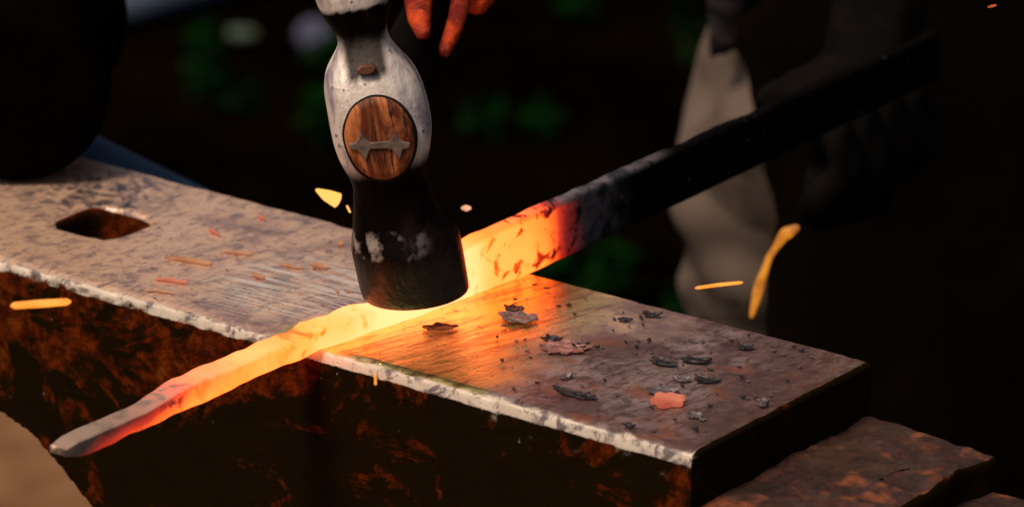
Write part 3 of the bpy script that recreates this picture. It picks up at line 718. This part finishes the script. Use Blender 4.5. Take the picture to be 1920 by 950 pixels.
# ------------------------------------------------------------------ scale flakes on the face
flake_dark = simple('black_scale', (.030, .023, .024), .5, .3, .4, .7, 300, .5)
flake_grey = simple('grey_scale', (.15, .115, .115), .5, .4, .5, .4, 300, .5)
flake_brown = simple('brown_scale', (.20, .07, .03), .5, .7, .5, .4, 300, .5)
flake_pink = simple('pink_scale', (.36, .17, .14), .5, .5, .5, .5, 400, .7)
ember_and_reflection = glow('hot_scale_and_reflection', (.85, .22, .11), .5, (.55, .10, .05))
reflection_glow = glow('orange_spark_reflection', (.95, .40, .16), .36, (.50, .16, .07))  # glow standing in for sparks reflected in the face
def flake(px, py, lx, ly, mat, label, name='scale_flake', rot=0, th=.0005, curl=.0015, cat='scale flake', group='loose forge scale on the anvil face', seed=0, lift=0):
    "a curled chip of scale lying on the face; lx, ly in mm"
    c = atz(px, py, 0); rnd = random.Random(seed+int(px*7+py)); K = 18; vs = []; fs = []
    lx *= .001; ly *= .001; rr = [rnd.uniform(.45, 1.25) if 'sliver' in name else rnd.uniform(.68, 1.15) for _ in range(K)]
    for lay in (0, 1):
        for rg in (1, .55):
            for k in range(K):
                a = k/K*6.2832; r = rr[k]*rg if rg == 1 else rg
                x = math.cos(a)*r*lx/2; y = math.sin(a)*r*ly/2
                z = .45*curl*((x/(lx/2+1e-6))**2*.7+(y/(ly/2+1e-6))**2*.4)+.0004*rnd.uniform(-1, 1)*(lay == 1)
                X = x*math.cos(rot)-y*math.sin(rot); Y = x*math.sin(rot)+y*math.cos(rot)
                vs.append(Vector((X, Y, max(0.0003, z+(th if lay else 0)))))
    for L, fl in ((0, 1), (2*K, 0)):
        for k in range(K): fs.append((L+k, L+(k+1) % K, L+K+(k+1) % K, L+K+k))
        fs.append(tuple(range(L+K, L+2*K)))
    for k in range(K): fs.append((k, (k+1) % K, 2*K+(k+1) % K, 2*K+k))
    o = mesh(name, vs, fs, mat, smooth=False); o.location = c+Vector((0, 0, .0004+lift)); tag(o, label, cat, group); return o
ra = R(-5)
flake(975, 600, 17, 12, flake_grey, 'large pale grey jagged flake at the edge of the orange glow', rot=.3, curl=.0030, seed=3)
flake(966, 583, 9, 8, flake_dark, 'black chip touching the back of the large pale grey flake', rot=.3, curl=.0035)
flake(826, 617, 13, 8, flake_brown, 'thin brown flake in the brightest orange glow right of the hammer', rot=.75, curl=.0012, seed=4)
flake(1056, 656, 21, 14, flake_pink, 'oval pink rough flake with a dark curled rim', rot=.6, curl=.0024, seed=6)
flake(1036, 640, 9, 7, flake_dark, 'dark chip against the back of the oval pink flake', rot=.2, curl=.003)
flake(1090, 653, 7, 5, flake_dark, 'dark chip against the right end of the oval pink flake', rot=.6, curl=.004)
flake(1250, 757, 13, 12, ember_and_reflection, 'glowing salmon chunk of scale on the near right of the face', name='hot_scale_chunk', rot=.9, th=.0022, curl=.0006, seed=8)
flake(1243, 738, 14, 7, flake_grey, 'curled grey flake just behind the glowing salmon chunk', rot=.7, curl=.004)
flake(1066, 740, 16, 5, flake_dark, 'long black curled sliver nearest the bright front edge', rot=-.05, curl=.0035)
flake(1095, 748, 9, 5, flake_dark, 'short dark chip at the right tip of the long black sliver', rot=.4, curl=.004)
flake(1059, 711, 6, 5, flake_grey, 'small pale curl behind the long black sliver', rot=1.2, curl=.004)
flake(1245, 684, 14, 6, flake_dark, 'dark curled flake left of the middle pair on the right half', rot=.1, curl=.004)
flake(1305, 680, 13, 6, flake_dark, 'dark curled flake right of the middle pair on the right half', rot=.5, curl=.004)
flake(1328, 717, 12, 5, flake_dark, 'thin dark sliver with a raised tip behind the salmon chunk to the right', rot=.7, curl=.004)
flake(1279, 715, 7, 5, flake_grey, 'small grey chip between the salmon chunk and the dark curled flakes', rot=.3, curl=.003)
flake(1430, 762, 5, 4, flake_grey, 'tiny pale chip nearest the right end of the face', rot=.2, curl=.003, th=.002)
flake(1302, 783, 6, 5, flake_grey, 'small grey chip closest to the bright front edge near the corner', rot=.2, curl=.003)
flake(1222, 594, 8, 5, flake_dark, 'dark chip close to the back edge of the right half', rot=.4, curl=.004)
flake(1170, 603, 6, 4, flake_dark, 'smaller dark chip left of the one near the back edge', rot=.4, curl=.003)
flake(1395, 655, 7, 5, flake_dark, 'dark chip near the back edge, far right of the face', rot=.4, curl=.004)
flake(1180, 802, 5, 3, flake_dark, 'black speck lying on the bright front edge by the corner', rot=.4, curl=.003)
rnd = random.Random(11)
n = 0
while n < 80:
    x = rnd.uniform(-.16, -.006); y = rnd.uniform(.008, .114)
    if x < -.10 and y > .05: n += 0
    d = Vector((x, y, 0))-CAM; px = 960+FPX*d.dot(RT)/d.dot(FW); py = 475-FPX*d.dot(UP)/d.dot(FW)
    if px < 930: continue
    flake(px, py, rnd.uniform(.8, 3.2), rnd.uniform(.7, 2.0), rnd.choice((flake_dark, flake_dark, flake_grey)), 'tiny crumb of scale scattered on the brown right half of the anvil face', name='scale_crumb', rot=rnd.uniform(0, 3), curl=.0012, group='tiny scale crumbs on the right half of the face', cat='scale crumb', seed=n); n += 1
# glowing slivers left of the bar, standing in for reflections of sparks
hot = [(352, 491, 26, 7, .22, 'long pale orange spark-reflection sliver, leftmost of those above the scratches'), (448, 477, 20, 5, .34, 'pale orange spark-reflection sliver above the middle of the scratches'),
       (485, 521, 12, 5, -.35, 'short orange spark-reflection chip amid the bright scratches'), (597, 500, 11, 8, -.2, 'round orange spark-reflection chip left of the hammer'),
       (545, 502, 14, 4, 0.1, 'dim orange streak of spark reflection left of the round chip'), (400, 437, 14, 3, -.35, 'thin salmon spark-reflection sliver beyond the scratches'),
       (490, 410, 10, 3, -.5, 'thin salmon spark-reflection sliver nearest the back edge'), (638, 460, 8, 3, -1.0, 'small orange spark-reflection sliver beside the hammer, towards the back edge'),
       (318, 528, 18, 5, .3, 'dim red flat spark reflection near the front edge'), (300, 549, 18, 2.5, .42, 'thin orange spark-reflection sliver nearest the front edge'),
       (632, 548, 5, 1.8, -.7, 'tiny bright spark-reflection sliver left of the pair by the bar'), (656, 549, 5, 1.8, .9, 'tiny bright spark-reflection sliver right of the pair by the bar')]
for x, y, a, b, r, l in hot:
    flake(x, y, a*.85, b*.85, ember_and_reflection if 'red' in l or 'salmon' in l else reflection_glow, l, name='spark_reflection_sliver', rot=r, th=.0003, curl=.0004, cat='hot scale', group='spark reflections on the face left of the bar')

# ------------------------------------------------------------------ sparks in the air
def spark(pts, D, wpx, mat, label, name='spark'):
    "tapered glowing sliver through pixel points at distance D"
    P = [atd(x, y, D+(i*.004)) for i, (x, y) in enumerate(pts)]; k = D/FPX; Q = 12; vs = []; fs = []
    dense = []
    for i in range(len(P)-1):
        for q in range(8): dense.append((P[i].lerp(P[i+1], q/8), (i+q/8)/(len(P)-1)))
    dense.append((P[-1], 1)); wl = wpx if isinstance(wpx, (list, tuple)) else [wpx]*len(P)
    for j, (p, t) in enumerate(dense):
        i = min(len(wl)-2, int(t*(len(wl)-1))); f = t*(len(wl)-1)-i; w = (wl[i]*(1-f)+wl[i+1]*f)*k/2
        if j in (0, len(dense)-1): w *= .35
        tg = (dense[min(j+1, len(dense)-1)][0]-dense[max(j-1, 0)][0]).normalized(); u = tg.cross(FW).normalized(); v = tg.cross(u)
        for q in range(Q): a = q/Q*6.2832; vs.append(p+u*(w*math.cos(a))+v*(w*.6*math.sin(a)))
    for j in range(len(dense)-1):
        for q in range(Q): fs.append((j*Q+q, j*Q+(q+1) % Q, (j+1)*Q+(q+1) % Q, (j+1)*Q+q))
    fs.append(tuple(range(Q))[::-1]); fs.append(tuple(range((len(dense)-1)*Q, len(dense)*Q)))
    o = recenter(mesh(name, vs, fs, mat)); tag(o, label, 'spark', 'glowing sparks flying off the bar'); return o
g_or = glow('spark_orange', (1, .34, .045), 1.0, (.9, .22, .02)); g_ye = glow('spark_yellow', (1, .50, .12), 1.0, (1, .40, .07)); g_rd = glow('spark_red', (.6, .09, .02), .8); g_pk = glow('spark_pink', (.95, .42, .24), .9)
g_fl = glow('flame_sliver', (.80, .28, .02), .62, (.36, .09, .005))
spark([(592, 355), (612, 366), (636, 377)], 1.84, [5, 22, 30], g_ye, 'broad yellow orange flake flying left of the hammer')
spark([(650, 385), (653, 391), (657, 399)], 1.84, [3, 4, 3], g_ye, 'tiny yellow line of a spark beside the left of the hammer neck')
spark([(865, 390), (874, 390), (883, 390)], 1.82, [5, 12, 5], g_pk, 'small pink oval spark flying right of the hammer')
spark([(20, 573), (75, 569), (133, 565)], 1.80, [13, 15, 13], g_or, 'thick straight orange spark before the rusty side at the far left')
spark([(1303, 540), (1345, 534), (1393, 529)], 1.88, [6, 7, 6], g_or, 'thin straight orange spark in front of the trouser leg')
spark([(1498, 424), (1470, 440), (1442, 482), (1425, 530), (1408, 596)], 2.2, [10, 24, 12, 13, 20, 8], g_fl, 'long curved blurred yellow spark falling beside the trouser leg')
spark([(703, 700), (704, 710), (704, 721)], 1.80, [4, 4, 4], g_or, 'short upright spark just below the bright front edge')
spark([(1852, 14), (1860, 12), (1868, 10)], 1.95, [3, 5, 3], g_rd, 'faint red spark at the top right corner')

# ------------------------------------------------------------------ background greenery, stones, bucket, pipe
leafm = M('weed_leaf'); n1 = leafm.noise(40, None, 3); leafm.P_(color=leafm.mix(leafm.step(n1, .35, .65), (.0004, .006, .0003), (.0012, .020, .0004)), rough=.8, spec=.05); leafm = leafm.m
stemm = simple('weed_stem', (.02, .05, .01), .8)
def weed(px, py, wpx, hpx, label, n=26, seed=0, far=0):
    base = atz(px, py+hpx/2, -.655); D = (base-CAM).dot(FW); k = D/FPX; rn = random.Random(seed+int(px)); Wd, Hd = wpx*k/2, hpx*k/.94
    root = empty('weed_plant', base); tag(root, label, 'plant', 'out of focus green weeds behind the anvil')
    vs = []; fs = []; sv = []; sf = []
    for i in range(n):
        a = rn.uniform(0, 6.283); r = math.sqrt(rn.random()); t = rn.uniform(.1, 1)
        c = base+Vector((math.cos(a)*r*Wd, math.sin(a)*r*Wd, Hd*t)); L = rn.uniform(.010, .022); d = Vector((rn.uniform(-1, 1), rn.uniform(-1, 1), rn.uniform(-.3, .9))).normalized(); s = d.cross(Vector((rn.uniform(-1, 1), rn.uniform(-1, 1), rn.uniform(-1, 1)))).normalized()
        b = len(vs); up = d.cross(s)*L*.12
        vs += [c-d*L, c-s*L*.42+up, c+d*L*.1-up*.6, c+s*L*.42+up, c+d*L, c-s*L*.25+d*L*.6, c+s*L*.25+d*L*.6]
        fs += [(b, b+1, b+2), (b, b+2, b+3), (b+1, b+5, b+2), (b+2, b+6, b+3), (b+5, b+4, b+2), (b+4, b+6, b+2)]
        b = len(sv); g = base+Vector((math.cos(a)*r*Wd*.3, math.sin(a)*r*Wd*.3, -.003)); q = Vector((.0008, 0, 0)); w = Vector((0, .0008, 0))
        sv += [g-q, g+q, g+w, c-q*.5, c+q*.5, c+w*.5]; sf += [(b, b+1, b+4, b+3), (b+1, b+2, b+5, b+4), (b+2, b, b+3, b+5)]
    mesh('leaves', vs, fs, leafm, root); mesh('stem', sv, sf, stemm, root)
weed(388, 112, 60, 115, 'green weed forming the upright bright blur at the upper left', 70)
weed(440, 170, 90, 50, 'low faint green weed below and right of the bright one at the upper left', 14)
weed(600, 225, 50, 80, 'green weed at the left cheek of the hammer', 45)
weed(905, 222, 60, 50, 'faint small weed right of the hammer', 16)
weed(1017, 230, 48, 40, 'small round weed between the hammer and the trouser leg', 22)
weed(1048, 505, 75, 60, 'weed showing in the gap under the glowing bar', 60)
weed(1146, 512, 50, 95, 'tall narrow weed behind the anvil right of the bar', 60)
weed(1284, 560, 26, 60, 'weed at the foot of the trouser leg, just above the anvil', 40)
weed(1285, 55, 30, 120, 'faint tall weed left of the grey shirt at the top', 14)
weed(1085, 15, 60, 50, 'faint weed at the top of the picture between hammer and person', 12)
weed(612, 105, 50, 40, 'weed just under the grey stone behind the hammer neck', 16)
def stone(px, py, rpx, col, label, el=(1, 1, .9)):
    base = atz(px, py, -.655); D = (base-CAM).dot(FW); k = D/FPX; r = rpx*k
    bm = bmesh.new(); bmesh.ops.create_icosphere(bm, subdivisions=4, radius=r)
    for v in bm.verts:
        n = 1+.12*noise.noise(v.co*(2/r*.5))+.03*noise.noise(v.co*(6/r)); v.co = Vector((v.co.x*n*el[0], v.co.y*n*el[1], v.co.z*n*el[2]+r*.8*el[2]))
    me = bpy.data.meshes.new('stone'); bm.to_mesh(me); bm.free()
    for p in me.polygons: p.use_smooth = True
    me.materials.append(simple('stone_grey', col, .9, 0, .1, .3, 30)); o = link('stone', me); o.location = base
    o.rotation_euler = (0, 0, -YAW); tag(o, label, 'stone')
stone(592, 95, 38, (.07, .07, .11), 'blurred bluish grey stone left of the hammer neck')
stone(452, 74, 22, (.06, .08, .05), 'small pale greenish stone beside the bright weed at the upper left', (1.5, .8, .6))
def bucket():
    # tapered blue bucket lying on its side behind the anvil's heel
    m = M('blue_enamel'); n1 = m.noise(8); m.P_(color=m.mix(n1, (.014, .034, .065), (.03, .07, .12)), rough=.6, spec=.2)
    c = atd(196, 352, 2.25); root = empty('bucket', c-Vector((0, 0, .09))); tag(root, 'blurred blue bucket tilted behind the back edge of the anvil at the left', 'bucket')
    ax = (RT*.93+Vector((0, 0, -.44))).normalized(); e1 = FH; e2 = ax.cross(e1).normalized()
    vs = []; fs = []; K = 48; prof = [(-.02, .0), (-.02, .018), (-.018, .0205), (.045, .018), (.060, .015), (.065, .012), (.065, 0)]
    for t, r in prof:
        for q in range(K): a = q/K*6.2832; vs.append(c+ax*t+e1*(r*math.cos(a))+e2*(r*math.sin(a)))
    for i in range(len(prof)-1):
        for q in range(K): fs.append((i*K+q, i*K+(q+1) % K, (i+1)*K+(q+1) % K, (i+1)*K+q))
    mesh('shell', vs, fs, m.m, root)
bucket()
def pipe():
    p0 = atz(186, 26, -.640); p1 = atz(352, -14, -.640); d = (p1-p0); m = simple('pale_blue_pipe', (.035, .048, .075), .6, .0, .2, .15)
    u = Vector((0, 0, 1)); v = d.cross(u).normalized(); K = 32; vs = []; fs = []
    for t in (0, 1, 2.5):
        for q in range(K): a = q/K*6.2832; vs.append(p0+d*t+u*(.014*math.sin(a))+v*(.014*math.cos(a)))
    for i in range(2):
        for q in range(K): fs.append((i*K+q, i*K+(q+1) % K, (i+1)*K+(q+1) % K, (i+1)*K+q))
    fs.append(tuple(range(K))); fs.append(tuple(range(2*K, 3*K)))
    tag(recenter(mesh('metal_pipe', vs, fs, m)), 'blurred grey blue pipe lying on the ground at the top left', 'pipe')
pipe()
